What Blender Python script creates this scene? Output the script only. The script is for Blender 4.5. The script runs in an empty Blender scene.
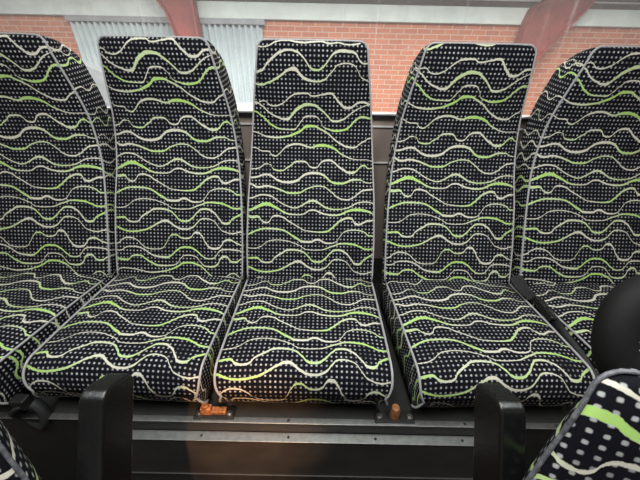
import bpy, bmesh, math, random
from mathutils import Vector, Matrix
random.seed(7)
C = bpy.context.scene.collection
R15 = 0.2593           # recline of every backrest
L = 0.753              # backrest length along its curve
D = 0.405              # cushion depth to the crest of its nose

# ------------------------------------------------------------------ materials
PERIOD = 1.3; DOT = .0122
VB = [.002,0,.131,.0325,.0105]; VC = [.555,.548,.555,.580,.565]
WAVES = [
 [(-0.3211,0.7161,0.00121,0),(-0.2871,0.7359,0.00121,0),(-0.2531,0.718,0.00121,0),(-0.2191,0.73,0.00121,0),(-0.1851,0.7132,0.00121,0),(-0.1511,0.7239,0.00121,0),(-0.1369,0.7144,0.00152,0),(-0.1205,0.7103,0.00183,0),(-0.1008,0.715,0.00183,0),(-0.0823,0.7271,0.00181,0),(-0.0639,0.7406,0.0021,0),(-0.0406,0.7483,0.00239,0),(-0.0158,0.7487,0.00209,0),(-0.0001,0.7417,0.0018,0),(0.0254,0.7451,0.0018,0),(0.0401,0.7477,0.00239,0),(0.0547,0.75,0.00269,0),(0.0672,0.7429,0.0033,0),(0.0784,0.73,0.00362,0),(0.0933,0.717,0.00365,0),(0.111,0.7083,0.00337,0),(0.1325,0.7162,0.00305,0),(0.1558,0.7255,0.00273,0),(0.1898,0.7171,0.00273,0),(0.2238,0.7325,0.00273,0),(0.2578,0.7167,0.00273,0),(0.2918,0.7345,0.00273,0),(0.3258,0.721,0.00273,0)],
 [(-0.3304,0.7183,0.00214,0),(-0.2964,0.6995,0.00214,0),(-0.2624,0.7141,0.00214,0),(-0.2284,0.7002,0.00214,0),(-0.1944,0.7195,0.00214,0),(-0.1604,0.7096,0.00214,0),(-0.1444,0.6963,0.00216,0),(-0.1278,0.6841,0.00218,0),(-0.106,0.6748,0.00251,0),(-0.0875,0.6702,0.00315,0),(-0.0657,0.6836,0.00468,0.4),(-0.053,0.6979,0.00555,0.5),(-0.0342,0.7103,0.00489,0.5),(-0.0143,0.7166,0.00426,0.5),(0.0033,0.7154,0.00366,0.5),(0.0219,0.7054,0.00338,0.4),(0.0395,0.6919,0.00279,0.4),(0.0536,0.6778,0.00313,0.3),(0.0726,0.6666,0.00316,0.2),(0.0922,0.6703,0.00283,0.2),(0.114,0.6837,0.00218,0.1),(0.1321,0.6982,0.00185,0),(0.1526,0.7091,0.00122,0),(0.1866,0.7169,0.00122,0),(0.2206,0.7,0.00122,0),(0.2546,0.7143,0.00122,0),(0.2886,0.7,0.00122,0),(0.3226,0.72,0.00122,0)],
 [(-0.3018,0.6736,0.00219,1),(-0.2678,0.6916,0.00219,1),(-0.2338,0.674,0.00219,1),(-0.1998,0.6926,0.00219,1),(-0.1658,0.6812,0.00219,1),(-0.1521,0.6706,0.00252,1),(-0.139,0.6575,0.00286,1),(-0.121,0.646,0.00224,1),(-0.1007,0.6396,0.00161,0.5),(-0.0747,0.6384,0.00161,0.3),(-0.0594,0.6387,0.00225,0.3),(-0.049,0.6473,0.00192,0.1),(-0.0327,0.6679,0.00189,0),(-0.0154,0.6807,0.00219,0),(0.0068,0.6811,0.00187,0),(0.0192,0.6739,0.00126,0),(0.0301,0.6608,0.00095,0),(0.0375,0.6473,0.00128,0.4),(0.0546,0.6409,0.00193,0.6),(0.0763,0.6369,0.0029,1),(0.0996,0.6394,0.00289,1),(0.1165,0.6471,0.00288,1),(0.1312,0.6627,0.00348,0.8),(0.145,0.6746,0.00314,0.7),(0.1592,0.6807,0.00281,0.7),(0.1932,0.6765,0.00281,0.7),(0.2272,0.6916,0.00281,0.7),(0.2612,0.6729,0.00281,0.7),(0.2952,0.6905,0.00281,0.7),(0.3292,0.6697,0.00281,0.7)],
 [(-0.303,0.6132,0.00163,0),(-0.269,0.6277,0.00163,0),(-0.235,0.6123,0.00163,0),(-0.201,0.6288,0.00163,0),(-0.167,0.6213,0.00163,0),(-0.1487,0.6147,0.00229,0),(-0.1188,0.6125,0.00262,0.3),(-0.0867,0.6159,0.00261,0.6),(-0.0566,0.6252,0.00325,1),(-0.0333,0.6376,0.00386,1),(-0.0144,0.6497,0.00415,1),(0.0045,0.65,0.00319,0.9),(0.0247,0.642,0.00257,0.6),(0.0447,0.6323,0.00258,0.3),(0.0605,0.6205,0.00228,0.2),(0.0763,0.6073,0.0023,0),(0.0967,0.5951,0.00265,0),(0.1182,0.5863,0.00267,0),(0.1375,0.5849,0.00267,0),(0.155,0.5944,0.00232,0),(0.1727,0.6056,0.00165,0),(0.2067,0.6166,0.00165,0),(0.2407,0.6008,0.00165,0),(0.2747,0.6107,0.00165,0),(0.3087,0.5999,0.00165,0)],
 [(-0.3331,0.573,0.00135,0),(-0.2991,0.5583,0.00135,0),(-0.2651,0.5796,0.00135,0),(-0.2311,0.5568,0.00135,0),(-0.1971,0.5791,0.00135,0),(-0.1631,0.5677,0.00135,0),(-0.1491,0.5679,0.00168,0),(-0.1377,0.5605,0.00169,0),(-0.1244,0.5526,0.00204,0.3),(-0.1103,0.5592,0.00203,0.3),(-0.0928,0.5766,0.00235,0),(-0.0733,0.588,0.003,0),(-0.0485,0.5923,0.00299,0.2),(-0.0262,0.5882,0.00266,0.2),(-0.0004,0.5829,0.00234,0.4),(0.0083,0.586,0.00333,0.8),(0.033,0.5901,0.00432,1),(0.0556,0.5869,0.00366,1),(0.0771,0.5781,0.00335,1),(0.094,0.5653,0.00236,0.6),(0.1158,0.5544,0.00204,0.2),(0.1347,0.5477,0.00119,0),(0.1584,0.5456,0.00102,0),(0.1826,0.5461,0.00102,0),(0.2166,0.5393,0.0013,0),(0.2506,0.5548,0.0013,0),(0.2846,0.5374,0.0013,0),(0.3186,0.5573,0.0013,0)],
 [(-0.3017,0.5242,0.00173,0),(-0.2677,0.5134,0.00173,0),(-0.2337,0.5283,0.00173,0),(-0.1997,0.509,0.00173,0),(-0.1657,0.5197,0.00173,0),(-0.154,0.5258,0.00172,0),(-0.1403,0.5241,0.00103,0.2),(-0.1329,0.5127,0.00173,0.5),(-0.1203,0.5052,0.00208,0.5),(-0.1043,0.5036,0.00208,0.7),(-0.0863,0.5117,0.00208,0.5),(-0.0674,0.5237,0.00241,0.5),(-0.0486,0.5356,0.0024,0.2),(-0.0284,0.536,0.0024,0.2),(-0.0073,0.5201,0.00242,0.1),(0.0101,0.5155,0.00207,0),(0.0237,0.5236,0.00241,0),(0.0364,0.5373,0.00274,0),(0.0573,0.5417,0.00308,0),(0.0724,0.5361,0.00308,0),(0.0902,0.5211,0.00311,0),(0.109,0.5097,0.00347,0),(0.1325,0.5013,0.00383,0.3),(0.1495,0.5066,0.00312,0.6),(0.1633,0.5214,0.00242,0.7),(0.1761,0.5265,0.00241,0.9),(0.1934,0.5172,0.00173,0.6),(0.2274,0.5289,0.00173,0.6),(0.2614,0.506,0.00173,0.6),(0.2954,0.5258,0.00173,0.6),(0.3294,0.5075,0.00173,0.6)],
 [(-0.3073,0.4909,0.0028,0),(-0.2733,0.4755,0.0028,0),(-0.2393,0.4967,0.0028,0),(-0.2053,0.4801,0.0028,0),(-0.1713,0.4865,0.0028,0),(-0.1521,0.4901,0.00279,0),(-0.1329,0.4834,0.00315,0),(-0.1105,0.47,0.00316,0),(-0.0824,0.4646,0.00352,0),(-0.057,0.4684,0.00387,0),(-0.0293,0.4874,0.0035,0),(-0.0116,0.4956,0.00383,0),(0.0093,0.498,0.00383,0.1),(0.0294,0.4953,0.00349,0.2),(0.0485,0.485,0.0035,0.4),(0.0673,0.4696,0.00316,0.8),(0.0915,0.4641,0.00317,0.9),(0.1167,0.4679,0.00317,0.7),(0.1382,0.4769,0.00281,0.3),(0.159,0.4781,0.0021,0.5),(0.1791,0.4719,0.00141,0.2),(0.1954,0.4683,0.00106,0),(0.2294,0.4802,0.0013,0),(0.2634,0.4636,0.0013,0),(0.2974,0.4787,0.0013,0),(0.3314,0.461,0.0013,0)],
 [(-0.3146,0.4402,0.00319,0),(-0.2806,0.4587,0.00319,0),(-0.2466,0.4387,0.00319,0),(-0.2126,0.4585,0.00319,0),(-0.1786,0.4467,0.00319,0),(-0.155,0.4511,0.00283,0),(-0.1306,0.4477,0.00248,0.1),(-0.1147,0.4427,0.00248,0.3),(-0.0948,0.4351,0.00249,0.6),(-0.0746,0.4293,0.00249,0.8),(-0.0496,0.429,0.00249,0.9),(-0.0279,0.4364,0.00248,0.8),(-0.0189,0.4418,0.00213,0.6),(0.0029,0.4503,0.00177,0.5),(0.0241,0.4539,0.00177,0.4),(0.0445,0.4512,0.00177,0.4),(0.0524,0.4461,0.00177,0.4),(0.072,0.4323,0.00213,0.2),(0.0918,0.4164,0.00214,0.1),(0.1166,0.4099,0.00214,0),(0.1379,0.4153,0.00214,0),(0.1598,0.432,0.00249,0),(0.1813,0.4434,0.00248,0),(0.2023,0.4464,0.00248,0),(0.2363,0.4508,0.00248,0),(0.2703,0.4367,0.00248,0),(0.3043,0.453,0.00248,0)],
 [(-0.3165,0.4299,0.00214,0),(-0.2825,0.4147,0.00214,0),(-0.2485,0.4242,0.00214,0),(-0.2145,0.4101,0.00214,0),(-0.1805,0.419,0.00214,0),(-0.1635,0.4214,0.00214,0),(-0.1388,0.4178,0.00214,0),(-0.1191,0.406,0.00179,0),(-0.0991,0.3939,0.00179,0),(-0.0745,0.3831,0.00179,0.1),(-0.0578,0.3791,0.00179,0.3),(-0.0364,0.3855,0.00215,0.3),(-0.0146,0.3977,0.00286,0.3),(0.0069,0.4044,0.00322,0.4),(0.0233,0.3984,0.00322,0.3),(0.0397,0.3883,0.00287,0.3),(0.0604,0.3791,0.00215,0.5),(0.0857,0.3767,0.0018,0.7),(0.1153,0.3802,0.00179,0.4),(0.1367,0.3882,0.00179,0.1),(0.1624,0.4013,0.00179,0),(0.1878,0.404,0.00179,0),(0.2066,0.4013,0.00179,0),(0.2406,0.3925,0.00179,0),(0.2746,0.4056,0.00179,0),(0.3086,0.3957,0.00179,0)],
 [(-0.3269,0.3857,0.00395,0.8),(-0.2929,0.3684,0.00395,0.8),(-0.2589,0.3864,0.00395,0.8),(-0.2249,0.369,0.00395,0.8),(-0.1909,0.3772,0.00395,0.8),(-0.1713,0.3861,0.00502,1),(-0.1499,0.3906,0.00502,1),(-0.1293,0.3836,0.00466,1),(-0.1088,0.374,0.00323,0.9),(-0.0881,0.3626,0.00252,0.6),(-0.0629,0.3567,0.0018,0.2),(-0.0375,0.3564,0.00144,0),(-0.0161,0.3641,0.00216,0),(0.0074,0.373,0.00251,0),(0.0262,0.367,0.00252,0),(0.0514,0.3592,0.00252,0.1),(0.0768,0.3567,0.00252,0.4),(0.1065,0.3624,0.00288,0.6),(0.1321,0.3735,0.00359,0.9),(0.1575,0.3769,0.00395,1),(0.1828,0.3745,0.00359,0.9),(0.2081,0.3666,0.00252,0.5),(0.2421,0.3549,0.00252,0.5),(0.2761,0.3778,0.00252,0.5),(0.3101,0.3596,0.00252,0.5)],
 [(-0.3346,0.3373,0.00432,0.6),(-0.3006,0.3573,0.00432,0.6),(-0.2666,0.3391,0.00432,0.6),(-0.2326,0.3514,0.00432,0.6),(-0.1986,0.3455,0.00432,0.6),(-0.1837,0.3471,0.0036,0.5),(-0.1692,0.3347,0.00252,0.3),(-0.1502,0.3275,0.00216,0),(-0.1351,0.3426,0.00216,0),(-0.118,0.3514,0.00252,0),(-0.1011,0.3488,0.00216,0),(-0.0802,0.3366,0.00216,0),(-0.0591,0.3243,0.0018,0),(-0.0379,0.3121,0.00162,0),(-0.0252,0.3048,0.00144,0),(0.0002,0.3003,0.00144,0.1),(0.0257,0.2983,0.00181,0.5),(0.0512,0.3001,0.00253,0.8),(0.0682,0.3088,0.00325,0.9),(0.0894,0.3283,0.00324,0.6),(0.1106,0.3435,0.00324,0.3),(0.1339,0.3482,0.00324,0.2),(0.1445,0.34,0.00324,0.1),(0.1615,0.3268,0.00325,0),(0.1784,0.3322,0.00288,0),(0.1953,0.3398,0.00288,0),(0.2102,0.3413,0.00216,0),(0.2442,0.3528,0.00216,0),(0.2782,0.3332,0.00216,0),(0.3122,0.3487,0.00216,0)],
 [(-0.3035,0.2883,0.00289,0.8),(-0.2695,0.3019,0.00289,0.8),(-0.2355,0.2839,0.00289,0.8),(-0.2015,0.2928,0.00289,0.8),(-0.1823,0.3008,0.00253,0.8),(-0.161,0.3062,0.00253,0.7),(-0.1313,0.3068,0.00253,0.5),(-0.1016,0.3041,0.00253,0.6),(-0.0805,0.2961,0.00253,0.7),(-0.0636,0.2851,0.00325,0.9),(-0.0425,0.273,0.00362,0.8),(-0.0256,0.2649,0.00326,0),(-0.0001,0.2642,0.00326,0),(0.0234,0.2722,0.00325,0),(0.0425,0.2651,0.00289,0),(0.0637,0.2604,0.00217,0),(0.0807,0.2629,0.00145,0),(0.0957,0.2758,0.00145,0),(0.1064,0.2928,0.00144,0),(0.1234,0.3037,0.0018,0.2),(0.1446,0.3075,0.0018,0.2),(0.1658,0.3066,0.0018,0.4),(0.1871,0.2987,0.00181,0.6),(0.2084,0.2886,0.00217,0.8),(0.2424,0.2927,0.00217,0.8),(0.2764,0.2813,0.00217,0.8),(0.3104,0.2972,0.00217,0.8)],
 [(-0.3071,0.2421,0.00121,0),(-0.2731,0.2334,0.00121,0),(-0.2391,0.2475,0.00121,0),(-0.2051,0.2376,0.00121,0),(-0.1737,0.2439,0.00121,0),(-0.1534,0.2581,0.00127,0),(-0.1319,0.267,0.00145,0),(-0.1106,0.2687,0.00145,0),(-0.0851,0.2667,0.00145,0),(-0.0598,0.26,0.00127,0),(-0.0344,0.2499,0.00127,0),(-0.026,0.2436,0.00121,0),(0.0023,0.2362,0.00121,0),(0.0307,0.2368,0.00121,0),(0.0592,0.2442,0.00169,0.3),(0.0878,0.255,0.00217,0.5),(0.1162,0.2606,0.00241,0.8),(0.1446,0.2584,0.0029,1),(0.1729,0.2494,0.00266,1),(0.2013,0.2415,0.00242,0.9),(0.2353,0.2492,0.00242,0.9),(0.2693,0.2321,0.00242,0.9),(0.3033,0.2483,0.00242,0.9)],
 [(-0.3137,0.2099,0.00291,0.9),(-0.2797,0.1965,0.00291,0.9),(-0.2457,0.21,0.00291,0.9),(-0.2117,0.2034,0.00291,0.9),(-0.1861,0.2051,0.00291,0.9),(-0.1693,0.1941,0.00291,0.3),(-0.1465,0.19,0.00242,0),(-0.1234,0.2064,0.00291,0.1),(-0.0945,0.2252,0.0029,0.2),(-0.0659,0.236,0.0029,0.2),(-0.0375,0.2337,0.00242,0.3),(-0.0262,0.23,0.00242,0.5),(-0.0037,0.2117,0.00291,0.7),(0.0246,0.1952,0.00291,0.7),(0.0475,0.2042,0.00291,0.6),(0.0705,0.2274,0.0029,0.5),(0.0933,0.2381,0.0029,0.4),(0.116,0.2312,0.0029,0),(0.1444,0.2034,0.00291,0),(0.1643,0.1896,0.0034,0.3),(0.1843,0.2042,0.00291,0.8),(0.2099,0.219,0.0029,0.9),(0.2439,0.2307,0.0029,0.9),(0.2779,0.213,0.0029,0.9),(0.3119,0.2267,0.0029,0.9)],
 [(-0.3146,0.1815,0.00291,1),(-0.2806,0.163,0.00291,1),(-0.2466,0.1758,0.00291,1),(-0.2126,0.1716,0.00291,1),(-0.1872,0.1624,0.00243,1),(-0.1588,0.1573,0.00243,0.9),(-0.1244,0.1608,0.00243,0.8),(-0.0899,0.1729,0.00243,0.5),(-0.061,0.1895,0.00291,0.2),(-0.0381,0.1957,0.00388,0),(-0.0268,0.1913,0.00339,0),(-0.0042,0.1758,0.00291,0),(0.0243,0.1684,0.00243,0),(0.0472,0.1729,0.00243,0.1),(0.0702,0.1933,0.00242,0.3),(0.0931,0.2052,0.00194,0.2),(0.1159,0.2011,0.00145,0),(0.1386,0.1805,0.00146,0),(0.1614,0.161,0.00146,0),(0.1899,0.1559,0.00194,0),(0.21,0.1609,0.00194,0),(0.244,0.1521,0.00194,0),(0.278,0.1673,0.00194,0),(0.312,0.1539,0.00194,0)],
 [(-0.3109,0.1113,0.00195,0),(-0.2769,0.1257,0.00195,0),(-0.2429,0.1086,0.00195,0),(-0.2089,0.1161,0.00195,0),(-0.1882,0.132,0.00195,0),(-0.168,0.1359,0.00195,0),(-0.1425,0.129,0.0017,0),(-0.1202,0.1105,0.00146,0),(-0.0919,0.0983,0.00147,0),(-0.0631,0.0989,0.00147,0.1),(-0.0426,0.1138,0.00171,0.4),(-0.0277,0.1388,0.00195,0.7),(-0.0103,0.1489,0.00219,0.9),(0.0067,0.1418,0.00195,0.6),(0.0238,0.1364,0.00195,0.4),(0.0468,0.1415,0.00243,0.1),(0.0641,0.1573,0.0034,0),(0.0812,0.1479,0.00341,0),(0.098,0.1196,0.00341,0),(0.1265,0.1029,0.00342,0),(0.1496,0.1149,0.00293,0),(0.1727,0.1337,0.00292,0.3),(0.1899,0.1284,0.00244,0.3),(0.207,0.1189,0.00195,0.2),(0.241,0.1131,0.00195,0.2),(0.275,0.1293,0.00195,0.2),(0.309,0.113,0.00195,0.2)],
 [(-0.3091,0.0994,0.00147,0),(-0.2751,0.0835,0.00147,0),(-0.2411,0.0956,0.00147,0),(-0.2071,0.0902,0.00147,0),(-0.1836,0.1011,0.00171,0),(-0.1548,0.1057,0.00171,0),(-0.1262,0.1005,0.00195,0),(-0.0981,0.0837,0.0022,0),(-0.0697,0.0727,0.00245,0.1),(-0.041,0.0704,0.00343,0.4),(-0.0294,0.0735,0.00294,0.8),(0,0.0973,0.00293,1),(0.029,0.1066,0.00293,1),(0.0575,0.0985,0.00293,0.9),(0.0858,0.0759,0.00245,0.6),(0.1088,0.0677,0.00196,0.4),(0.132,0.0798,0.00196,0.1),(0.161,0.1007,0.00195,0),(0.1897,0.0995,0.00195,0),(0.2098,0.0959,0.00171,0),(0.2438,0.0892,0.00171,0),(0.2778,0.1066,0.00171,0),(0.3118,0.0884,0.00171,0)],
 [(-0.3047,0.0707,0.00343,0.9),(-0.2707,0.0495,0.00343,0.9),(-0.2367,0.0655,0.00343,0.9),(-0.2027,0.06,0.00343,0.9),(-0.1797,0.0588,0.00294,0.8),(-0.1619,0.0708,0.00245,0.6),(-0.1387,0.0753,0.00245,0.7),(-0.116,0.0659,0.00245,0.9),(-0.0878,0.049,0.00294,0.8),(-0.0592,0.0408,0.00246,0.4),(-0.0303,0.0414,0.00196,0.2),(-0.0071,0.0478,0.00147,0),(0.0108,0.0686,0.00147,0),(0.0341,0.0789,0.00147,0),(0.057,0.0753,0.00147,0),(0.0796,0.0525,0.00172,0.2),(0.1083,0.0396,0.00246,0.5),(0.1373,0.0508,0.00344,0.3),(0.1607,0.0757,0.00343,0.3),(0.1778,0.0604,0.00294,0.5),(0.1951,0.0566,0.00294,0.5),(0.2096,0.0639,0.00245,0.4),(0.2436,0.0715,0.00245,0.4),(0.2776,0.0581,0.00245,0.4),(0.3116,0.0689,0.00245,0.4)],
 [(-0.3315,0.0365,0.00147,0),(-0.2975,0.0224,0.00147,0),(-0.2635,0.0354,0.00147,0),(-0.2295,0.0188,0.00147,0),(-0.1955,0.0292,0.00147,0),(-0.1638,0.0281,0.00148,0),(-0.1293,0.0229,0.00148,0),(-0.0948,0.0166,0.00197,0),(-0.0599,0.0202,0.00197,0.3),(-0.0308,0.0267,0.00197,0.8),(-0.0015,0.0391,0.00295,1),(0.0335,0.0533,0.00294,1),(0.0622,0.048,0.00295,0.9),(0.0908,0.0293,0.00246,0.6),(0.1193,0.0063,0.00148,0.3),(0.1533,0.0001,0.00148,0.3),(0.1873,0.0168,0.00148,0.3),(0.2213,-0.0028,0.00148,0.3),(0.2553,0.0168,0.00148,0.3),(0.2893,-0.0005,0.00148,0.3),(0.3233,0.0113,0.00148,0.3)],
 [(-0.3323,0.7754,0.00257,0.4),(-0.2983,0.7582,0.00257,0.4),(-0.2643,0.7812,0.00257,0.4),(-0.2303,0.7621,0.00257,0.4),(-0.1963,0.7815,0.00257,0.4),(-0.1623,0.7696,0.00257,0.4),(-0.1353,0.7752,0.00256,0.6),(-0.1119,0.7859,0.00287,0.4),(-0.0886,0.7998,0.00315,0.1),(-0.0694,0.8117,0.00344,0),(-0.0546,0.8143,0.0053,0),(-0.0402,0.8041,0.00472,0),(-0.022,0.7892,0.00381,0),(-0.0033,0.7839,0.00287,0.1),(0.0117,0.782,0.00223,0.3),(0.0305,0.7852,0.00223,0.3),(0.0487,0.7991,0.00221,0.3),(0.0629,0.8142,0.00187,0.2),(0.0768,0.8271,0.00155,0),(0.0984,0.8306,0.00154,0),(0.1168,0.8278,0.00154,0),(0.1327,0.8139,0.00125,0),(0.1556,0.7893,0.00127,0),(0.1896,0.782,0.00127,0),(0.2236,0.8007,0.00127,0),(0.2576,0.7841,0.00127,0),(0.2916,0.7933,0.00127,0),(0.3256,0.7778,0.00127,0)],
 [(-0.3265,0.8015,0.00314,0),(-0.2925,0.8164,0.00314,0),(-0.2585,0.7996,0.00314,0),(-0.2245,0.8146,0.00314,0),(-0.1905,0.8014,0.00314,0),(-0.1565,0.8059,0.00314,0),(-0.1343,0.8249,0.0031,0),(-0.111,0.8434,0.00336,0),(-0.0888,0.8556,0.00303,0),(-0.0672,0.8605,0.00242,0),(-0.0495,0.8578,0.00242,0),(-0.0319,0.8479,0.00244,0),(-0.0177,0.833,0.00246,0),(-0.0069,0.8202,0.0028,0.4),(0.0115,0.8123,0.00281,0.6),(0.0261,0.8167,0.00249,0.7),(0.0404,0.8296,0.00247,0.3),(0.0542,0.8464,0.00274,0.2),(0.0681,0.8569,0.00303,0.1),(0.0857,0.8602,0.00363,0.1),(0.1071,0.8591,0.00303,0.1),(0.1254,0.8536,0.00243,0.1),(0.1565,0.83,0.00185,0.1),(0.1905,0.8407,0.00185,0.1),(0.2245,0.8207,0.00185,0.1),(0.2585,0.8382,0.00185,0.1),(0.2925,0.8237,0.00185,0.1),(0.3265,0.8367,0.00185,0.1)],
 [(-0.315,0.8738,0.00151,0),(-0.281,0.8583,0.00151,0),(-0.247,0.8758,0.00151,0),(-0.213,0.8601,0.00151,0),(-0.179,0.8719,0.00151,0),(-0.145,0.8665,0.00151,0),(-0.1053,0.8783,0.0015,0),(-0.07,0.883,0.00179,0),(-0.0455,0.8794,0.00209,0),(-0.0244,0.878,0.00209,0),(0.0002,0.8802,0.00209,0),(0.0213,0.8817,0.00179,0),(0.0495,0.8773,0.00209,0),(0.0706,0.8791,0.00149,0),(0.099,0.8752,0.0015,0),(0.127,0.8772,0.0018,0),(0.161,0.8867,0.0018,0),(0.195,0.8658,0.0018,0),(0.229,0.8884,0.0018,0),(0.263,0.866,0.0018,0),(0.297,0.8858,0.0018,0),(0.331,0.8731,0.0018,0)],
]
CORRX = (-4.09, -.98); RAILZ = -.04
COLL = [(-2.62,1.75),(-2.49,1.39),(-2.39,1.25),(-2.305,.93),(-2.30,-2.0)]; COLR = [(-1.975,1.75),(-1.972,1.40),(-1.965,1.20),(-1.956,.92),(-1.95,-2.0)]
BRL = [(3.628, 1.912), (3.424, 1.502), (3.259, 1.392), (3.217, 1.228), (3.175, 0.597), (3.07, 0.281), (3.07, -2.0)]; BRR = [(4.627, 2.017), (4.122, 1.517), (4.017, 1.365), (3.743, 1.007), (3.438, 0.597), (3.238, 0.281), (3.238, -2.0)]
LAMP = 12; DEPOT = 1100; WARM = 150; WORLD = .2; EXPO = 0
FS_R = ((.273,-.666,.429), 1, 'patterned front seat at lower right corner, black grab handle on its shoulder', -.32, 0, (.394,-.607,.409), -.27, .40, (.255,-.633,.334))
FS_L = ((-.290,-.668,.414), -1, 'patterned front seat at lower left corner, only its aisle edge showing', -.30, 0, None, .27, .40, (-.228,-.627,.330))
TURN = [-.09, -.02, 0, .03, .06]
def newmat(name):
    m = bpy.data.materials.new(name); m.use_nodes = True
    nt = m.node_tree; b = nt.nodes['Principled BSDF']
    return m, nt, b
def simple(name, col, rough=.6, metal=0, noise=0.0, scale=40, bump=0.0, coat=0, spec=.5):
    m, nt, b = newmat(name)
    b.inputs['Roughness'].default_value = rough; b.inputs['Metallic'].default_value = metal
    b.inputs['Coat Weight'].default_value = coat; b.inputs['Specular IOR Level'].default_value = spec
    tc = nt.nodes.new('ShaderNodeTexCoord'); n = nt.nodes.new('ShaderNodeTexNoise')
    n.inputs['Scale'].default_value = scale; n.inputs['Detail'].default_value = 5
    nt.links.new(tc.outputs['Object'], n.inputs['Vector'])
    r = nt.nodes.new('ShaderNodeMapRange'); r.inputs['From Min'].default_value = .3; r.inputs['From Max'].default_value = .7
    r.inputs['To Min'].default_value = 1-noise; r.inputs['To Max'].default_value = 1+noise
    nt.links.new(n.outputs['Fac'], r.inputs['Value'])
    v = nt.nodes.new('ShaderNodeVectorMath'); v.operation = 'SCALE'; v.inputs[0].default_value = col[:3]
    nt.links.new(r.outputs[0], v.inputs['Scale']); nt.links.new(v.outputs[0], b.inputs['Base Color'])
    if bump:
        bp = nt.nodes.new('ShaderNodeBump'); bp.inputs['Strength'].default_value = bump; bp.inputs['Distance'].default_value = .002
        nt.links.new(n.outputs['Fac'], bp.inputs['Height']); nt.links.new(bp.outputs[0], b.inputs['Normal'])
    return m

class NB:                                   # tiny node-graph helper
    def __init__(s, nt): s.nt = nt
    def m(s, op, a, b=None, c=None, clamp=False):
        n = s.nt.nodes.new('ShaderNodeMath'); n.operation = op; n.use_clamp = clamp
        for i, q in enumerate((a, b, c)):
            if q is None: continue
            if isinstance(q, (int, float)): n.inputs[i].default_value = q
            else: s.nt.links.new(q, n.inputs[i])
        return n.outputs[0]
    def mix(s, f, a, b):
        n = s.nt.nodes.new('ShaderNodeMix'); n.data_type = 'RGBA'
        for q, i in ((f, 0), (a, 6), (b, 7)):
            if isinstance(q, (int, float)): n.inputs[i].default_value = q
            elif isinstance(q, tuple): n.inputs[i].default_value = (*q, 1)
            else: s.nt.links.new(q, n.inputs[i])
        return n.outputs[2]

U0, U1 = -0.34, 0.34
def ustd(u): return (u-U0)/(U1-U0)

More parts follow.
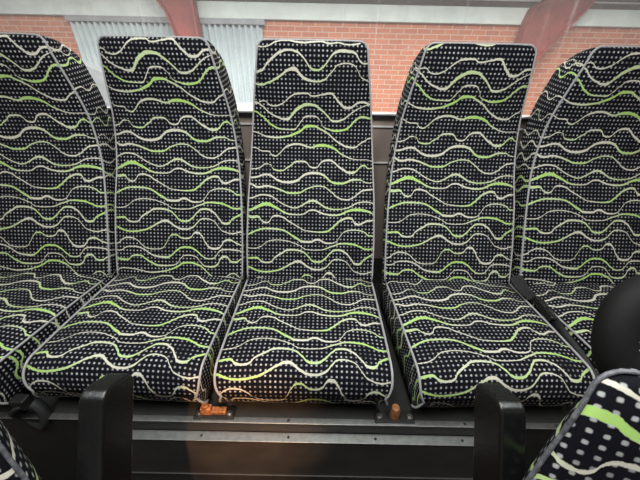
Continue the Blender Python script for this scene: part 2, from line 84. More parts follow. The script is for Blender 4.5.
def fabric_material():
    m, nt, b = newmat('moquette_fabric'); nb = NB(nt)
    uv = nt.nodes.new('ShaderNodeUVMap'); uv.uv_map = 'UVMap'
    sep = nt.nodes.new('ShaderNodeSeparateXYZ'); nt.links.new(uv.outputs[0], sep.inputs[0])
    u, v0 = sep.outputs[0], sep.outputs[1]
    v = nb.m('FLOORED_MODULO', v0, PERIOD)
    tn = nb.m('MULTIPLY_ADD', u, 1/(U1-U0), -U0/(U1-U0))
    # woven raggedness on wave edges
    n = nt.nodes.new('ShaderNodeTexNoise'); n.inputs['Scale'].default_value = 170; n.inputs['Detail'].default_value = 2
    nt.links.new(uv.outputs[0], n.inputs['Vector'])
    rag = nb.m('MULTIPLY_ADD', n.outputs['Fac'], .0036, -.0018)
    comb = nt.nodes.new('ShaderNodeCombineXYZ')
    for i in range(3): nt.links.new(tn, comb.inputs[i])
    mask = None; green = None
    for pts in WAVES:
        pts = sorted(pts)
        vs = [p[1] for p in pts]; lo = min(vs)-.01; hi = max(vs)+.01
        rc = nt.nodes.new('ShaderNodeRGBCurve'); mp = rc.mapping; mp.use_clip = True
        mp.extend = 'HORIZONTAL'
        for ci, fn in ((0, lambda p: (p[1]-lo)/(hi-lo)), (1, lambda p: p[2]/.01), (2, lambda p: p[3])):
            cu = mp.curves[ci]
            P = [(ustd(p[0]), min(1, max(0, fn(p)))) for p in pts]
            if ci == 0 or True:
                if P[0][0] > .02: P = [(0, P[0][1] if ci != 1 else P[0][1])] + P
                if P[-1][0] < .98: P = P + [(1, P[-1][1] if ci != 1 else P[-1][1])]
            Q = [P[0]]
            for q in P[1:]:
                if q[0]-Q[-1][0] > .004: Q.append(q)
            cu.points[0].location = Q[0]; cu.points[1].location = Q[-1]
            for q in Q[1:-1]: cu.points.new(*q)
            for pt in cu.points: pt.handle_type = 'AUTO' if ci == 0 else 'VECTOR'
        mp.update()
        nt.links.new(comb.outputs[0], rc.inputs['Color'])
        s3 = nt.nodes.new('ShaderNodeSeparateColor'); nt.links.new(rc.outputs[0], s3.inputs[0])
        y = nb.m('MULTIPLY_ADD', s3.outputs[0], hi-lo, lo)
        d = nb.m('SUBTRACT', v, y)
        # wrap the repeat of the print
        d = nb.m('WRAP', d, PERIOD/2, -PERIOD/2)
        d = nb.m('ADD', nb.m('ABSOLUTE', d), rag)
        w = nb.m('MULTIPLY', s3.outputs[1], .0108)
        k = nb.m('MULTIPLY_ADD', nb.m('SUBTRACT', w, d), 1/.0012, .5, clamp=True)
        k = nb.m('MULTIPLY', k, nb.m('GREATER_THAN', w, .0003))
        gk = nb.m('MULTIPLY', k, s3.outputs[2])
        mask = k if mask is None else nb.m('MAXIMUM', mask, k)
        green = gk if green is None else nb.m('MAXIMUM', green, gk)
    # woven dots
    fu = nb.m('ABSOLUTE', nb.m('SUBTRACT', nb.m('FRACT', nb.m('MULTIPLY', u, 1/DOT)), .5))
    fv = nb.m('ABSOLUTE', nb.m('SUBTRACT', nb.m('FRACT', nb.m('MULTIPLY', v0, 1/DOT)), .5))
    dd = nb.m('POWER', nb.m('ADD', nb.m('POWER', fu, 3), nb.m('POWER', fv, 3)), 1/3)
    dot = nb.m('MULTIPLY_ADD', nb.m('SUBTRACT', .20, nb.m('MULTIPLY_ADD', rag, 25, dd)), 9, .4, clamp=True)
    n2 = nt.nodes.new('ShaderNodeTexNoise'); n2.inputs['Scale'].default_value = 16; n2.inputs['Detail'].default_value = 3
    nt.links.new(uv.outputs[0], n2.inputs['Vector'])
    dot = nb.m('MULTIPLY', dot, nb.m('MULTIPLY_ADD', n2.outputs['Fac'], 2.2, -.40, clamp=True))
    base = nb.mix(dot, (.0040, .0038, .0070), (.44, .44, .44))
    wcol = nb.mix(green, (.56, .53, .44), (.36, .56, .15))
    col = nb.mix(mask, base, wcol)
    nt.links.new(col, b.inputs['Base Color'])
    b.inputs['Roughness'].default_value = .85
    b.inputs['Sheen Weight'].default_value = .0; b.inputs['Sheen Roughness'].default_value = .5
    b.inputs['Specular IOR Level'].default_value = .12
    n3 = nt.nodes.new('ShaderNodeTexNoise'); n3.inputs['Scale'].default_value = 900
    nt.links.new(uv.outputs[0], n3.inputs['Vector'])
    bp = nt.nodes.new('ShaderNodeBump'); bp.inputs['Strength'].default_value = .3; bp.inputs['Distance'].default_value = .001
    nt.links.new(n3.outputs['Fac'], bp.inputs['Height']); nt.links.new(bp.outputs[0], b.inputs['Normal'])
    return m

# ------------------------------------------------------------------ object helpers
def obj(name, bm, mat, parent=None, smooth=True, bevel=0, label=None):
    me = bpy.data.meshes.new(name)
    bmesh.ops.recalc_face_normals(bm, faces=bm.faces)
    bm.to_mesh(me); bm.free()
    for mm in (mat if isinstance(mat, (list, tuple)) else [mat]): me.materials.append(mm)
    if smooth:
        for p in me.polygons: p.use_smooth = True
    o = bpy.data.objects.new(name, me); C.objects.link(o)
    if parent: o.parent = parent
    if bevel:
        md = o.modifiers.new('bevel', 'BEVEL'); md.width = bevel; md.segments = 3; md.limit_method = 'ANGLE'
        md.harden_normals = True
    if label: o['label'] = label
    return o
def thing(name, label, cat, loc=(0,0,0), group=None):
    o = bpy.data.objects.new(name, None); C.objects.link(o); o.location = loc
    o.empty_display_size = .05
    o['label'] = label; o['category'] = cat
    if group: o['group'] = group
    return o
def tag(o, label, cat, group=None):
    o['label'] = label; o['category'] = cat
    if group: o['group'] = group
    return o
def struct(o): o['kind'] = 'structure'; return o
def box(bm, x0, x1, y0, y1, z0, z1, M=None):
    vs = [bm.verts.new(Vector((x, y, z))) for x in (x0, x1) for y in (y0, y1) for z in (z0, z1)]
    if M:
        for v in vs: v.co = M @ v.co
    for f in ((0,1,3,2),(4,6,7,5),(0,4,5,1),(2,3,7,6),(0,2,6,4),(1,5,7,3)): bm.faces.new([vs[i] for i in f])
def boxbm(*a, **k): bm = bmesh.new(); box(bm, *a, **k); return bm
def tube(bm, pts, r, n=8, closed=False):
    pts = [Vector(p) for p in pts]; N = len(pts); rings = []; up = None
    for i, p in enumerate(pts):
        if closed: t = pts[(i+1) % N]-pts[i-1]
        else: t = pts[min(i+1, N-1)]-pts[max(i-1, 0)]
        t.normalize()
        if up is None:
            up = Vector((0,0,1)) if abs(t.z) < .9 else Vector((0,1,0))
        up = (up - t*up.dot(t)).normalized(); s = t.cross(up)
        rr = r[i] if isinstance(r, (list, tuple)) else r
        rings.append([bm.verts.new(p + (up*math.cos(a)+s*math.sin(a))*rr) for a in [2*math.pi*k/n for k in range(n)]])
    for i in range(N if closed else N-1):
        a, b = rings[i], rings[(i+1) % N]
        for k in range(n): bm.faces.new((a[k], a[(k+1) % n], b[(k+1) % n], b[k]))
    if not closed:
        bm.faces.new(rings[0]); bm.faces.new(rings[-1][::-1])
def cyl(bm, p0, p1, r, n=16): tube(bm, [p0, p1], r, n)
def prism(bm, poly, y0, y1):                 # polygon in x,z extruded along y
    a = [bm.verts.new((x, y0, z)) for x, z in poly]; b = [bm.verts.new((x, y1, z)) for x, z in poly]
    bm.faces.new(a); bm.faces.new(b[::-1]); n = len(poly)
    for i in range(n): bm.faces.new((a[i], a[(i+1) % n], b[(i+1) % n], b[i]))
def interp(tab, s):
    if s <= tab[0][0]: return tab[0][1]
    for (a, p), (b, q) in zip(tab, tab[1:]):
        if s <= b:
            t = (s-a)/(b-a); return p+(q-p)*t
    return tab[-1][1]
def smooth_tab(tab, s, h=.03):
    return sum(interp(tab, s+d*h)*w for d, w in ((-1,.25),(0,.5),(1,.25)))

# ------------------------------------------------------------------ the coach seat
WB = [(-.06,.214),(0,.217),(.131,.2185),(.268,.215),(.404,.2055),(.533,.192),(.62,.178),(.704,.162),(.754,.154),(.80,.150)]
PROF = [(-.028,-.06),(0,0),(.056,.118),(.118,.241),(.177,.361),(.205,.486),(.196,.60),(.187,.672),(.190,.765),(.19,.80)]
def _curve():
    P = [Vector(p) for p in PROF]; out = []
    for i in range(len(P)-1):
        p0 = P[max(0, i-1)]; p1 = P[i]; p2 = P[i+1]; p3 = P[min(len(P)-1, i+2)]
        for k in range(12):
            t = k/12
            out.append(.5*((2*p1)+(p2-p0)*t+(2*p0-5*p1+4*p2-p3)*t*t+(3*p1-p0-3*p2+p3)*t**3))
    out.append(P[-1]); acc = [0]
    for a, b in zip(out, out[1:]): acc.append(acc[-1]+(b-a).length)
    z0 = acc[12]
    return out, [q-z0 for q in acc]
CV, CS = _curve()
def cpos(s):
    for i in range(len(CS)-1):
        if s <= CS[i+1] or i == len(CS)-2:
            t = (s-CS[i])/(CS[i+1]-CS[i]); return CV[i]+(CV[i+1]-CV[i])*t
def halfw(s):
    w = smooth_tab(WB, s)
    c = .022                                   # rounded top corners
    if s > L-c: w -= c - math.sqrt(max(0, c*c-(s-(L-c))**2))
    return w
def thick(s):
    t = .066 + .050*min(1, max(0, (s-.1)/.35))
    if s > L-.10: t = .012 + (t-.012)*math.sqrt(max(0, 1-((s-(L-.10))/.10)**2))
    return t
def bpt(x, s, d):
    p = cpos(s); tg = (cpos(s+.02)-cpos(s-.02)).normalized()
    return Vector((x, p.x+tg.y*d, p.y-tg.x*d))

def make_backrest_bm(vo, uo=0, tk=1, tp=.004):
    bm = bmesh.new(); uvl = bm.loops.layers.uv.new('UVMap')
    S = [-.04+i*.02 for i in range(42)]; S = [s for s in S if s < L-.03]
    S += [L-.028+.028*math.sin(k/8*math.pi/2) for k in range(0, 9)]
    NX = 24; ND = 6; rows = []
    for s in S:
        w = halfw(s); t = thick(s)*tk; row = []
        fr = 0.0
        if s > L-.014: fr = .010*(1-math.sqrt(max(0, 1-((s-(L-.014))/.014)**2)))
        for i in range(NX+1):
            a = -1+2*i/NX; x = a*w
            d = -.010*(1-abs(a)**5) + fr
            row.append((bpt(x, s, d), (x, s), 0))
        for j in range(1, ND+1):
            q = j/ND; d = fr+(t-fr)*q
            x = w - tp*q**(3 if tp < .01 else 1.2) + .004*math.sin(q*math.pi)
            row.append((bpt(x, s, d), (w+d, s), 0))
        for i in range(1, 8):
            a = 1-2*i/8; x = a*(w-tp)
            row.append((bpt(x, s, t+.006*(1-a*a)), (x, s), 1))
        for j in range(ND, 0, -1):
            q = j/ND; d = fr+(t-fr)*q
            x = -(w - tp*q**(3 if tp < .01 else 1.2) + .004*math.sin(q*math.pi))
            row.append((bpt(x, s, d), (-w-d, s), 0))
        rows.append([(bm.verts.new(p), uv, k) for p, uv, k in row])
    n = len(rows[0])
    for a, b in zip(rows, rows[1:]):
        for i in range(n):
            j = (i+1) % n
            f = bm.faces.new((a[i][0], a[j][0], b[j][0], b[i][0]))
            q = (a[i], a[j], b[j], b[i])
            for lp, k in zip(f.loops, q): lp[uvl].uv = (k[1][0]+uo, k[1][1]+vo)
            if a[i][2] or a[j][2]: f.material_index = 1
    top = bm.faces.new([q[0] for q in rows[-1]])
    for lp in top.loops: lp[uvl].uv = (lp.vert.co.x+uo, L+vo)
    bm.faces.new([q[0] for q in rows[0]][::-1]).material_index = 1
    return bm
def make_back_piping_bm(r=.0034):
    bm = bmesh.new(); P = []
    S = [0.0+i*.02 for i in range(40)]; S = [s for s in S if s < L-.024]+[L-.022+.022*math.sin(k/6*math.pi/2) for k in range(7)]
    P = [bpt(halfw(s)+.001, s, .001) for s in S]
    top = [bpt(a*halfw(L), L+.001, .006) for a in (.6, .2, -.2, -.6)]
    Q = [Vector((-p.x, p.y, p.z)) for p in reversed(P)]
    tube(bm, P+top+Q, r, 8)
    return bm

CT = .08
def cw(q):
    w = .2150-.002*max(0, q)/D
    return w
def cz_top(q): return q*math.sin(CT) - .012*(max(0, q)/.4)**2
NR = .066                                       # nose radius
def cushion_sections():
    sec = []                                    # (y, ztop, zbot)
    Y = [-.05+i*.02 for i in range(21)]
    for q in Y:
        zt = cz_top(q); sec.append((-q*math.cos(CT), zt, zt-.132, q))
    q0 = Y[-1]; y0 = -q0*math.cos(CT); zc = cz_top(q0)-NR
    ext = .052
    for k in range(1, 11):
        a = k/10*math.pi/2
        sec.append((y0-ext*math.sin(a), zc+NR*math.cos(a)+.0*k, zc-NR*math.cos(a)*.98-.001*0, q0+ext*math.sin(a)))
    return sec
def make_cushion_bm(vo, uo=0):
    bm = bmesh.new(); uvl = bm.loops.layers.uv.new('UVMap')
    sec = cushion_sections(); NX = 24; NS = 5; rows = []
    arc = -sec[0][3]*-1; v = -sec[0][3]
    prev = None; vt = []
    for y, zt, zb, q in sec:
        if prev is None: vt.append(-q)
        else: vt.append(vt[-1]-math.hypot(y-prev[0], zt-prev[1]))
        prev = (y, zt)
    prev = None; vb = [0]*len(sec); acc = vt[-1]
    for i in range(len(sec)-1, -1, -1):
        y, zt, zb, q = sec[i]
        if prev is not None: acc -= math.hypot(y-prev[0], zb-prev[1])
        vb[i] = acc; prev = (y, zb)
    for i, (y, zt, zb, q) in enumerate(sec):
        w = cw(q)
        if i > len(sec)-7:                       # rounded plan corners at the nose
            kk = (i-(len(sec)-7))/6; w -= .020*(1-math.sqrt(max(0, 1-kk*kk*.9)))
        row = []
        fade = min(1, max(0, (zt-zb)/.1))
        for j in range(NX+1):
            a = -1+2*j/NX
            cr = .012*(1-abs(a)**4)*fade
            row.append((Vector((a*w, y, zt+cr)), (a*w, vt[i]), 0))
        for j in range(1, NS+1):
            t = j/NS
            row.append((Vector((w+.005*math.sin(t*math.pi)*fade-.004*t, y, zt+(zb-zt)*t)), (w+(zt-zb)*t, vt[i]), 0))
        for j in range(1, 12):
            a = 1-2*j/12
            row.append((Vector((a*(w-.004), y, zb)), (a*w, vb[i]), 0))
        for j in range(NS, 0, -1):
            t = j/NS
            row.append((Vector((-(w+.005*math.sin(t*math.pi)*fade-.004*t), y, zt+(zb-zt)*t)), (-w-(zt-zb)*t, vt[i]), 0))
        rows.append([(bm.verts.new(p), uv, k) for p, uv, k in row])
    n = len(rows[0])
    for a, b in zip(rows, rows[1:]):
        for i in range(n):
            j = (i+1) % n; f = bm.faces.new((a[i][0], a[j][0], b[j][0], b[i][0]))
            for lp, k in zip(f.loops, (a[i], a[j], b[j], b[i])): lp[uvl].uv = (k[1][0]+uo, k[1][1]+vo)
    bm.faces.new([q[0] for q in rows[0]][::-1])
    f = bm.faces.new([q[0] for q in rows[-1]])
    for lp in f.loops: lp[uvl].uv = (lp.vert.co.x+uo, vt[-1]+vo)
    return bm
def make_cushion_piping_bm(side):
    bm = bmesh.new(); sec = cushion_sections(); n = len(sec)
    for s in (side,):
        P = []
        for i, (y, zt, zb, q) in enumerate(sec):
            if q < -.01: continue
            w = cw(q)
            if i > n-7:
                kk = (i-(n-7))/6; w -= .020*(1-math.sqrt(max(0, 1-kk*kk*.9)))
            P.append((s*(w+.001), y, zt+.001))
        for i in range(n-2, n-9, -1):
            y, zt, zb, q = sec[i]; w = cw(q)
            if i > n-7:
                kk = (i-(n-7))/6; w -= .020*(1-math.sqrt(max(0, 1-kk*kk*.9)))
            P.append((s*(w-.001), y, zb))
        tube(bm, P, .0030, 8)
    return bm

def make_seat(label, x, y, z, vb, vc, group=None, ub=0, uc=0, base='deck', tk=1, turn=0):
    t = thing('coach_seat', label, 'seat', (x, y, z), group)
    obj('backrest', make_backrest_bm(vb, ub, tk, .004 if tk == 1 else .065), [FAB, BLK], t)
    obj('backrest_piping', make_back_piping_bm(.0030 if tk == 1 else .0022), PIPE if tk == 1 else PIPED, t)
    cs = obj('cushion', make_cushion_bm(vc, uc), FAB, t); cs.rotation_euler.z = turn
    for sd in (-1, 1): obj('cushion_piping', make_cushion_piping_bm(sd), PIPE, t).rotation_euler.z = turn
    bm = bmesh.new()
    if base == 'deck':
        box(bm, -.17, .17, -.31, -.03, -.1485, -.125)
    else:
        box(bm, -.17, .17, -.31, -.03, -.14, -.10)
        box(bm, -.05, .05, -.25, -.10, -.7685-z, -.14)
    obj('base_frame', bm, BLK, t, smooth=False, bevel=.004).rotation_euler.z = turn if base != 'deck' else 0
    return t
# ------------------------------------------------------------------ material instances
FAB = fabric_material()
BLK = simple('black_plastic', (.004,.004,.004), .5, noise=.2, scale=60, bump=.1)
BLKH = simple('matt_black_rubber', (.003,.003,.003), .75, noise=.2, scale=60, bump=.1, spec=.2)
BLKG = simple('black_gloss_plastic', (.005,.005,.005), .25, noise=.1, scale=200, bump=.15)
PIPED = simple('patchy_dark_piping', (.09,.09,.10), .6, noise=.6, scale=160)  # darker, patchy piping for the front seat backs
PIPE = simple('grey_piping', (.33,.32,.33), .45, noise=.1, scale=300)
WEB = simple('black_webbing', (.008,.008,.009), .7, noise=.3, scale=500, bump=.4)
ALU = simple('aluminium_trim', (.30,.30,.29), .42, 1, noise=.15, scale=70, bump=.05)
DARKV = simple('dark_vinyl', (.014,.0135,.013), .6, noise=.3, scale=25, bump=.1)
PANEL = simple('riser_panel', (.045,.042,.040), .5, noise=.25, scale=12, bump=.1)
REARP = simple('rear_wall_panel', (.34,.265,.235), .5, noise=.08, scale=6)
SILL = simple('pale_trim', (.85,.80,.78), .35, noise=.05)
RUST = simple('rusty_steel', (.32,.13,.05), .7, .3, noise=.6, scale=120, bump=.6)
BOLT = simple('bolt_steel', (.30,.28,.26), .35, 1, noise=.2)
LINER = simple('ceiling_lining', (.55,.55,.54), .8, noise=.05)
STEEL = simple('red_oxide_steel', (.24,.045,.035), .55, noise=.22, scale=7)
BAND = simple('pale_concrete', (.66,.70,.66), .8, noise=.10, scale=4)
FASCIA = simple('brown_fascia', (.085,.065,.05), .7, noise=.25, scale=3)
CORR = simple('galvanised_sheet', (.36,.40,.41), .5, 0, noise=.08, scale=3)
GREYW = simple('grey_render', (.27,.27,.28), .85, noise=.15, scale=6)
ASPH = simple('depot_floor', (.30,.29,.28), .9, noise=.2, scale=4)

def brick_mat():
    m, nt, b = newmat('red_brickwork')
    tc = nt.nodes.new('ShaderNodeTexCoord'); mp = nt.nodes.new('ShaderNodeMapping')
    mp.inputs['Rotation'].default_value = (math.pi/2, 0, 0)
    nt.links.new(tc.outputs['Object'], mp.inputs['Vector'])
    br = nt.nodes.new('ShaderNodeTexBrick')
    nt.links.new(mp.outputs[0], br.inputs['Vector'])
    br.inputs['Scale'].default_value = 1; br.inputs['Brick Width'].default_value = .225
    br.inputs['Row Height'].default_value = .075; br.inputs['Mortar Size'].default_value = .007
    br.inputs['Mortar Smooth'].default_value = .15; br.inputs['Bias'].default_value = -.1
    br.inputs['Color1'].default_value = (.50,.155,.08,1); br.inputs['Color2'].default_value = (.36,.10,.058,1)
    br.inputs['Mortar'].default_value = (.52,.37,.29,1)
    n = nt.nodes.new('ShaderNodeTexNoise'); n.inputs['Scale'].default_value = 3.0; n.inputs['Detail'].default_value = 6
    nt.links.new(tc.outputs['Object'], n.inputs['Vector'])
    nb = NB(nt)
    col = nb.mix(nb.m('MULTIPLY', n.outputs['Fac'], .35), br.outputs['Color'], (.58,.27,.17))
    nt.links.new(col, b.inputs['Base Color']); b.inputs['Roughness'].default_value = .9
    bp = nt.nodes.new('ShaderNodeBump'); bp.inputs['Strength'].default_value = .5; bp.inputs['Distance'].default_value = .01; bp.invert = True
    nt.links.new(br.outputs['Fac'], bp.inputs['Height']); nt.links.new(bp.outputs[0], b.inputs['Normal'])
    return m
BRICK = brick_mat()
def glass_mat():
    m = bpy.data.materials.new('dusty_window_glass'); m.use_nodes = True; nt = m.node_tree; nt.nodes.clear(); nb = NB(nt)
    out = nt.nodes.new('ShaderNodeOutputMaterial'); tr = nt.nodes.new('ShaderNodeBsdfTransparent'); gl = nt.nodes.new('ShaderNodeBsdfGlossy')
    gl.inputs['Roughness'].default_value = .02
    tr.inputs['Color'].default_value = (.93,.96,.95,1)
    df = nt.nodes.new('ShaderNodeBsdfTranslucent'); df.inputs['Color'].default_value = (.9,.9,.92,1)
    tc = nt.nodes.new('ShaderNodeTexCoord'); mp = nt.nodes.new('ShaderNodeMapping'); mp.inputs['Scale'].default_value = (90, 1, 1.6)
    mp.inputs['Rotation'].default_value = (0, .05, 0)
    nt.links.new(tc.outputs['Object'], mp.inputs['Vector'])
    n = nt.nodes.new('ShaderNodeTexNoise'); n.inputs['Scale'].default_value = 1; n.inputs['Detail'].default_value = 2
    nt.links.new(mp.outputs[0], n.inputs['Vector'])
    f = nb.m('MULTIPLY_ADD', nb.m('MULTIPLY_ADD', n.outputs['Fac'], 4.0, -2.5, clamp=True), .16, .05)
    m1 = nt.nodes.new('ShaderNodeMixShader'); nt.links.new(f, m1.inputs[0]); nt.links.new(tr.outputs[0], m1.inputs[1]); nt.links.new(df.outputs[0], m1.inputs[2])
    m2 = nt.nodes.new('ShaderNodeMixShader'); m2.inputs[0].default_value = .05
    nt.links.new(m1.outputs[0], m2.inputs[1]); nt.links.new(gl.outputs[0], m2.inputs[2]); nt.links.new(m2.outputs[0], out.inputs[0])
    return m
GLASS = glass_mat()

# ------------------------------------------------------------------ the bus shell
FL = -.77
struct(obj('floor', boxbm(-1.33, 1.33, -2.6, .50, FL-.05, FL), DARKV, smooth=False))
struct(obj('ceiling', boxbm(-1.33, 1.33, -2.6, .50, 1.32, 1.37), LINER, smooth=False))
struct(obj('wall_left', boxbm(-1.33, -1.28, -2.6, .50, FL, 1.32), REARP, smooth=False))
struct(obj('wall_right', boxbm(1.28, 1.33, -2.6, .50, FL, 1.32), REARP, smooth=False))
wr = struct(obj('wall_rear', boxbm(-1.28, 1.28, .36, .40, FL, .480), REARP, smooth=False))
struct(obj('wall_rear_top', boxbm(-1.28, 1.28, .36, .40, 1.12, 1.32), REARP, smooth=False))
w1 = struct(obj('window_1', boxbm(-1.24, 1.24, .378, .384, .500, 1.11), GLASS, smooth=False))
bm = bmesh.new()
box(bm, -1.28, 1.28, .345, .40, .480, .490); box(bm, -1.28, 1.28, .36, .40, 1.11, 1.12)
box(bm, -1.28, -1.24, .36, .40, .49, 1.11); box(bm, 1.24, 1.28, .36, .40, .49, 1.11)
fr = struct(obj('window_frame', bm, BLK, w1, smooth=False))
struct(obj('window_sill', boxbm(-1.24, 1.24, .352, .378, .490, .4965), SILL, w1, smooth=False, bevel=.002))
# panel seams behind the seats
struct(obj('trim_1', boxbm(-1.28, 1.28, .352, .36, .447, .453), SILL, smooth=False, bevel=.001))
struct(obj('trim_2', boxbm(-1.28, 1.28, .352, .36, .310, .316), SILL, smooth=False, bevel=.001))
# the plinth the back row stands on
DZ = -.15; EY = -.4108
struct(obj('wall_plinth', boxbm(-1.28, 1.28, EY+.004, .36, FL, DZ), DARKV, smooth=False))
struct(obj('wall_riser', boxbm(-.56, .56, EY-.019, EY+.004, FL, -.200), PANEL, smooth=False))
struct(obj('trim_3', boxbm(-1.28, 1.28, EY, EY+.016, DZ, DZ+.003), ALU, smooth=False, bevel=.001))
struct(obj('trim_4', boxbm(-.56, .56, EY-.021, EY+.003, -.200, -.196), ALU, smooth=False, bevel=.001))
struct(obj('trim_5', boxbm(-.56, .56, EY-.023, EY-.019, -.392, -.386), PANEL, smooth=False, bevel=.001))
k = 0
for x in [-1.05, -.75, -.48, -.27, -.04, .19, .42, .66, .90, 1.1]:
    bm = bmesh.new(); cyl(bm, (x, EY+.008, DZ+.0028), (x, EY+.008, DZ+.0045), .0034, 12)
    tag(obj('screw', bm, BLK), 'small dark countersunk screw in the upper aluminium edge strip', 'screw', 'screws in the upper aluminium strip')
    if abs(x) < .55:
        bm = bmesh.new(); cyl(bm, (x, EY-.009, -.1962), (x, EY-.009, -.1945), .0034, 12)
        tag(obj('screw', bm, BLK), 'small dark countersunk screw in the lower aluminium edge strip', 'screw', 'screws in the lower aluminium strip')

# ------------------------------------------------------------------ back row
G = 'patterned seats of the back row'
XS = [-.9198, -.4548, 0, .481, .956]
LB = ['patterned coach seat at the far left end of the back row',
      'patterned coach seat second from left, below the red steel column outside',
      'patterned coach seat in the middle of the back row, facing straight ahead',
      'patterned coach seat second from right, between the middle seat and the seat belt',
      'patterned coach seat at the far right end of the back row, beside the seat belt']
for x, lb, vb, vc, tn in zip(XS, LB, VB, VC, TURN):
    make_seat(lb, x, 0, 0, vb, vc, G, turn=tn)

# ------------------------------------------------------------------ front seats, aisle edge only in view
def front_seat(T0, side, label, vb, ub, handle, phi, rec, arm):
    # T0: where the aisle-side top corner of the reclined backrest sits
    Rz = Matrix.Rotation(phi, 3, 'Z'); Ri = Rz.inverted(); Rx = Matrix.Rotation(-rec, 3, 'X')
    loc = Vector(T0)-Rz @ (Rx @ bpt(-side*halfw(L-.03), L-.012, 0)); x, y, z = loc
    t = make_seat(label, x, y, z, vb, VC[2], 'front row seats either side of the aisle', ub=ub, base='leg', tk=.7, turn=-phi)
    t.rotation_euler.z = phi
    for ch in t.children:
        if ch.name.startswith('backrest'): ch.rotation_euler.x = -rec
    # raised armrest: rounded bar standing beside the backrest, leaning with it
    W = .030; T = .060; Ln = .62; lean = .5416
    e = Ri @ Vector((0, math.sin(lean), math.cos(lean))); nn = Ri @ Vector((0, math.cos(lean), -math.sin(lean)))
    o0 = Ri @ (Vector(arm)-loc)
    out = [(-Ln, 0)]; rr = .016
    for kk in range(7): a = kk/6*math.pi/2; out.append((-rr+rr*math.sin(a), rr-rr*math.cos(a)))
    for kk in range(7): a = kk/6*math.pi/2; out.append((-rr+rr*math.cos(a), T-rr+rr*math.sin(a)))
    out.append((-Ln, T))
    bm = bmesh.new()
    X = lambda v: Ri @ Vector((v, 0, 0))
    a = [bm.verts.new(o0+e*s+nn*d-X(W/2)) for s, d in out]; b = [bm.verts.new(o0+e*s+nn*d+X(W/2)) for s, d in out]
    bm.faces.new(a); bm.faces.new(b[::-1])
    for i in range(len(out)): bm.faces.new((a[i], a[(i+1) % len(out)], b[(i+1) % len(out)], b[i]))
    ar = obj('armrest', bm, BLKG, t, smooth=True, bevel=.004, label='black plastic armrest folded upright')
    bm = bmesh.new(); q = o0-e*(Ln-.03)+nn*T/2; sx = -side
    cyl(bm, q, Vector((sx*.165, q.y, q.z)), .014)
    obj('armrest_pivot', bm, BLK, ar)
    if handle:
        bm = bmesh.new(); P = []; N = 28; c = Ri @ (Vector(handle)-loc)
        for i in range(N):
            a = 2*math.pi*i/N
            P.append(c+Ri @ Vector((HR*math.cos(a), HR*1.22*math.sin(a)*.5, HR*1.22*math.sin(a)*.87)))
        tube(bm, P, HT, 12, closed=True)
        obj('grab_handle', bm, BLKH, t, label='thick black plastic grab handle on the seat shoulder')
    return t
HR = .045; HT = .019
front_seat(*FS_R); front_seat(*FS_L)

# ------------------------------------------------------------------ hinge brackets between the seats
def bracket(x, label, rust_post, y=-.392):
    t = thing('floor_bracket', label, 'bracket', (x, y, DZ+.0035))
    obj('base_plate', boxbm(-.052, .052, -.013, .020, 0, .004), BLK, t, smooth=False, bevel=.001)
    for s in (-1, 1):
        bm = bmesh.new(); cyl(bm, (s*.040, .0, .004), (s*.040, .0, .010), .0085, 6); cyl(bm, (s*.040, 0, .010), (s*.040, 0, .014), .004, 10)
        obj('bolt', bm, BOLT, t, smooth=False)
    bm = bmesh.new()
    if rust_post:
        tube(bm, [(0, .004, .004), (.0, .004, .03), (-.002, .004, .045)], [.0135, .0125, .010], 14)
    else:
        box(bm, -.034, -.006, -.004, .012, .004, .030); box(bm, -.010, .030, -.002, .014, .004, .016)
        tube(bm, [(-.022, .004, .028), (-.020, .004, .040)], [.010, .008], 12)
    obj('post', bm, RUST, t, smooth=False, bevel=.002, label='rusty bare steel stub')
    return t
bracket(-.235, 'rusty bolted floor bracket under the gap left of the middle seat', False)
bracket(.238, 'round brassy steel bracket post under the gap right of the middle seat', True)

# ------------------------------------------------------------------ seat belt between the two right-hand seats
def ribbon(bm, pts, width_dir, w, th=.0016):
    pts = [Vector(p) for p in pts]; rows = []
    for i, p in enumerate(pts):
        t = (pts[min(i+1, len(pts)-1)]-pts[max(i-1, 0)]).normalized()
        wd = Vector(width_dir[i]); wd = (wd-t*wd.dot(t)).normalized(); nn = t.cross(wd)
        rows.append([bm.verts.new(p+wd*a*w/2+nn*b*th/2) for a, b in ((-1,-1),(1,-1),(1,1),(-1,1))])
    for a, b in zip(rows, rows[1:]):
        for k in range(4): bm.faces.new((a[k], a[(k+1) % 4], b[(k+1) % 4], b[k]))
    bm.faces.new(rows[0][::-1]); bm.faces.new(rows[-1])
t = thing('seat_belt', 'black seat belt with buckle lying in the gap between the two right-hand seats', 'seat belt', (.718, -.05, .01))
bm = bmesh.new()
ribbon(bm, [(-.025,.030,.045),(-.022,.008,.028),(-.010,-.03,.014),(0,-.06,.012)], [(1,.1,.1),(1,.2,0),(1,.2,-.1),(1,.1,-.2)], .054)
wb_ = obj('webbing', bm, WEB, t)
wb_.modifiers.new('sub', 'SUBSURF').levels = 1
bm = bmesh.new(); Mb = Matrix.Translation((.004,-.10,.010)) @ Matrix.Rotation(.10, 4, 'X') @ Matrix.Rotation(.5, 4, 'Y')
box(bm, -.018, .018, -.045, .045, -.010, .012, Mb)
bk = obj('buckle', bm, BLKG, t, smooth=True, bevel=.005)
bm = bmesh.new(); box(bm, -.011, .011, -.047, -.030, .006, .0135, Mb)
obj('release_button', bm, BLK, bk, smooth=False, bevel=.001)
bm = bmesh.new()
ribbon(bm, [(.004,-.14,.008),(.004,-.19,.0),(.004,-.25,-.004),(.003,-.32,-.02),(.0,-.36,-.06)], [(.3,0,1)]*5, .030, .004)
obj('anchor_stalk', bm, WEB, t)

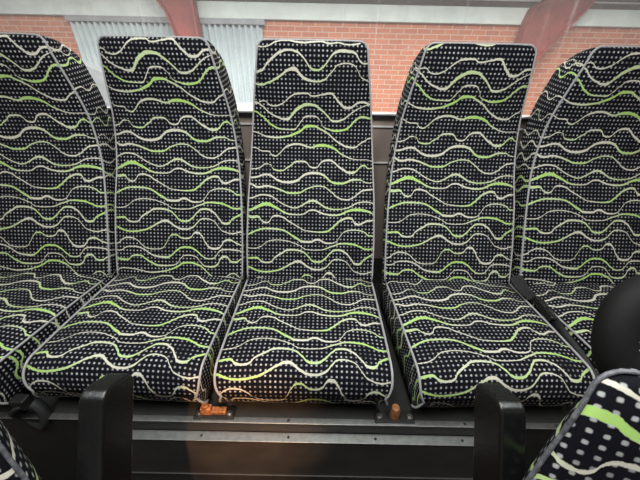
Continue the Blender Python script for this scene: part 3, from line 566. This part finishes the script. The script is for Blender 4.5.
# pull strap hanging under the second seat from the left
t = thing('strap_loop', 'black webbing loop hanging below the second seat from the left', 'strap', (-.700, -.405, -.095))
bm = bmesh.new(); P = []
for i in range(25):
    a = math.pi/2+2*math.pi*i/24
    P.append((.034*math.cos(a)*(1-.12*math.sin(a)), .006*math.sin(2*a), -.040+.046*math.sin(a)))
ribbon(bm, P, [(0,1,.12)]*25, .024, .012)
obj('loop', bm, WEB, t)
bm = bmesh.new(); box(bm, -.018, .018, -.012, .012, -.004, .030)
obj('clip', bm, BLK, t, smooth=False, bevel=.003)

# ------------------------------------------------------------------ depot outside the rear window
WY = 5.2
struct(obj('floor_depot', boxbm(-9, 9, .9, 6.2, -2.1, -2.0), ASPH, smooth=False))
struct(obj('wall_brick', boxbm(-8, 8, WY, WY+.25, -2.0, 1.20), BRICK, smooth=False))
struct(obj('trim_6', boxbm(-8, 8, WY-.06, WY+.25, 1.20, 1.42), BAND, smooth=False, bevel=.01))
struct(obj('wall_fascia', boxbm(-8, 8, WY+.02, WY+.25, 1.42, 3.0), FASCIA, smooth=False))
tag(obj('conduit', (lambda b: (cyl(b, (-.2, WY+.010, 1.53), (8, WY+.010, 1.50), .012), b)[1])(bmesh.new()), SILL),
    'thin pale pipe running along the brown fascia above the pale beam', 'pipe')
struct(obj('shade_slab', boxbm(-9, 9, 3.3, 5.5, 2.35, 2.45), FASCIA, smooth=False))  # unseen slab, added to shade the upper part of the brick wall
# corrugated sheet door
X0, X1 = CORRX
bm = bmesh.new(); n = int((X1-X0)/.012); cols = []
for i in range(n+1):
    x = X0+(X1-X0)*i/n; y = WY-.06-.026*math.tanh(2.2*math.sin(2*math.pi*x/.098))
    cols.append([bm.verts.new((x, yy, zz)) for zz in (-2.0, 1.13) for yy in (y, y+.012)])
for a, b in zip(cols, cols[1:]):
    bm.faces.new((a[0], b[0], b[2], a[2])); bm.faces.new((a[1], a[3], b[3], b[1])); bm.faces.new((a[2], b[2], b[3], a[3])); bm.faces.new((a[0], a[1], b[1], b[0]))
bm.faces.new((cols[0][0], cols[0][2], cols[0][3], cols[0][1])); bm.faces.new((cols[-1][0], cols[-1][1], cols[-1][3], cols[-1][2]))
t = thing('sheet_door', 'pale corrugated metal sheet door set in the brick wall outside', 'door', ((X0+X1)/2, WY, -2.0))
o = obj('corrugated_sheet', bm, CORR, t); o.matrix_parent_inverse = Matrix.Translation((-(X0+X1)/2, -WY, 2.0))
o = obj('top_rail', boxbm(X0-.05, X1+.05, WY-.10, WY-.0, 1.125, 1.20), GREYW, t, smooth=False); o.matrix_parent_inverse = Matrix.Translation((-(X0+X1)/2, -WY, 2.0))
o = obj('bottom_rail', boxbm(X0, X1, WY-.12, WY-.068, RAILZ-.35, RAILZ), BAND, t, smooth=False); o.matrix_parent_inverse = Matrix.Translation((-(X0+X1)/2, -WY, 2.0))
# haunched red steel members: web plate with flanges along both edges
def member(name, left, right, y, label, cat='beam'):
    t = thing(name, label, cat, (left[-1][0], y, left[-1][1]))
    inv = Matrix.Translation((-left[-1][0], -y, -left[-1][1]))
    bm = bmesh.new(); prism(bm, left+right[::-1], y-.012, y+.012)
    o = obj('web', bm, STEEL, t, smooth=False); o.matrix_parent_inverse = inv
    for side in (left, right):
        bm = bmesh.new()
        for (xa, za), (xb, zb) in zip(side, side[1:]):
            d = Vector((xb-xa, 0, zb-za)).normalized(); nn = Vector((d.z, 0, -d.x))*.013
            vs = []
            for yy in (y-.10, y+.10):
                for p, s in ((Vector((xa,0,za))-d*.008,1),(Vector((xb,0,zb))+d*.008,1),(Vector((xb,0,zb))+d*.008,-1),(Vector((xa,0,za))-d*.008,-1)):
                    q = p+nn*s; vs.append(bm.verts.new((q.x, yy, q.z)))
            for f in ((0,1,2,3),(7,6,5,4),(0,4,5,1),(1,5,6,2),(2,6,7,3),(3,7,4,0)): bm.faces.new([vs[k] for k in f])
        o = obj('flange', bm, STEEL, t, smooth=False); o.matrix_parent_inverse = inv
member('steel_column', COLL, COLR, 4.95, 'red painted steel column with flared head beside the corrugated door', 'column')
member('steel_brace', BRL, BRR, 5.04, 'red painted diagonal steel brace outside, above the second seat from the right', 'beam')
bm = bmesh.new(); prism(bm, [(-3.95,-2.0),(-3.95,.822),(-3.65,.695),(-2.6,.248),(-2.6,-2.0)], 4.0, 4.15)
tag(obj('ramp_wall', bm, GREYW, smooth=False, bevel=.01), 'grey sloping parapet wall outside seen between the two leftmost seats', 'wall')

# ------------------------------------------------------------------ light
def area(name, loc, rot, sx, sy, power, col):
    l = bpy.data.lights.new(name, 'AREA'); l.shape = 'RECTANGLE'; l.size = sx; l.size_y = sy; l.energy = power; l.color = col
    o = bpy.data.objects.new(name, l); C.objects.link(o); o.location = loc; o.rotation_euler = rot; return o
for s in (-1, 1):
    area('ceiling_lamp', (s*.62, -.70, 1.30), (0, 0, 0), .2, .8, LAMP, (.95, 1, .98))
area('ceiling_lamp', (0, -.58, 1.30), (0, 0, 0), .3, .7, LAMP*1.2, (.97, 1, .97))
area('depot_fill', (0, 1.6, 3.6), (math.radians(42), 0, 0), 9, 1.2, DEPOT, (1, .98, .96))  # added area light out of view, brightens the brick wall
l = bpy.data.lights.new('aisle_lamp', 'SPOT'); l.energy = WARM; l.color = (1, .52, .25); l.spot_size = math.radians(20); l.spot_blend = 1; l.shadow_soft_size = .015
o = bpy.data.objects.new('aisle_lamp', l); C.objects.link(o); o.location = (.04, -1.45, .86)
o.rotation_euler = (Vector((-.17, -.40, -.20))-o.location).to_track_quat('-Z', 'Y').to_euler()
w = bpy.data.worlds.new('World'); bpy.context.scene.world = w; w.use_nodes = True
w.node_tree.nodes['Background'].inputs[0].default_value = (.92, .96, 1, 1); w.node_tree.nodes['Background'].inputs[1].default_value = WORLD

# ------------------------------------------------------------------ camera
pitch, roll, yaw = .5416, .0212, .0012
F = Vector((math.sin(yaw)*math.cos(pitch), math.cos(yaw)*math.cos(pitch), -math.sin(pitch)))
Rr = Vector((math.cos(yaw), -math.sin(yaw), 0)); Uu = Rr.cross(F)
R2 = Rr*math.cos(roll)+Uu*math.sin(roll); U2 = Uu*math.cos(roll)-Rr*math.sin(roll)
cam = bpy.data.cameras.new('camera'); cam.lens = 300/640*36; cam.sensor_width = 36; cam.clip_start = .02
co = bpy.data.objects.new('camera', cam); C.objects.link(co)
M = Matrix((R2, U2, -F)).transposed().to_4x4(); M.translation = Vector((.0319, -.8296, .6613)); co.matrix_world = M
sc = bpy.context.scene; sc.camera = co
sc.view_settings.view_transform = 'Standard'; sc.view_settings.look = 'None'; sc.view_settings.exposure = EXPO; sc.view_settings.gamma = 1
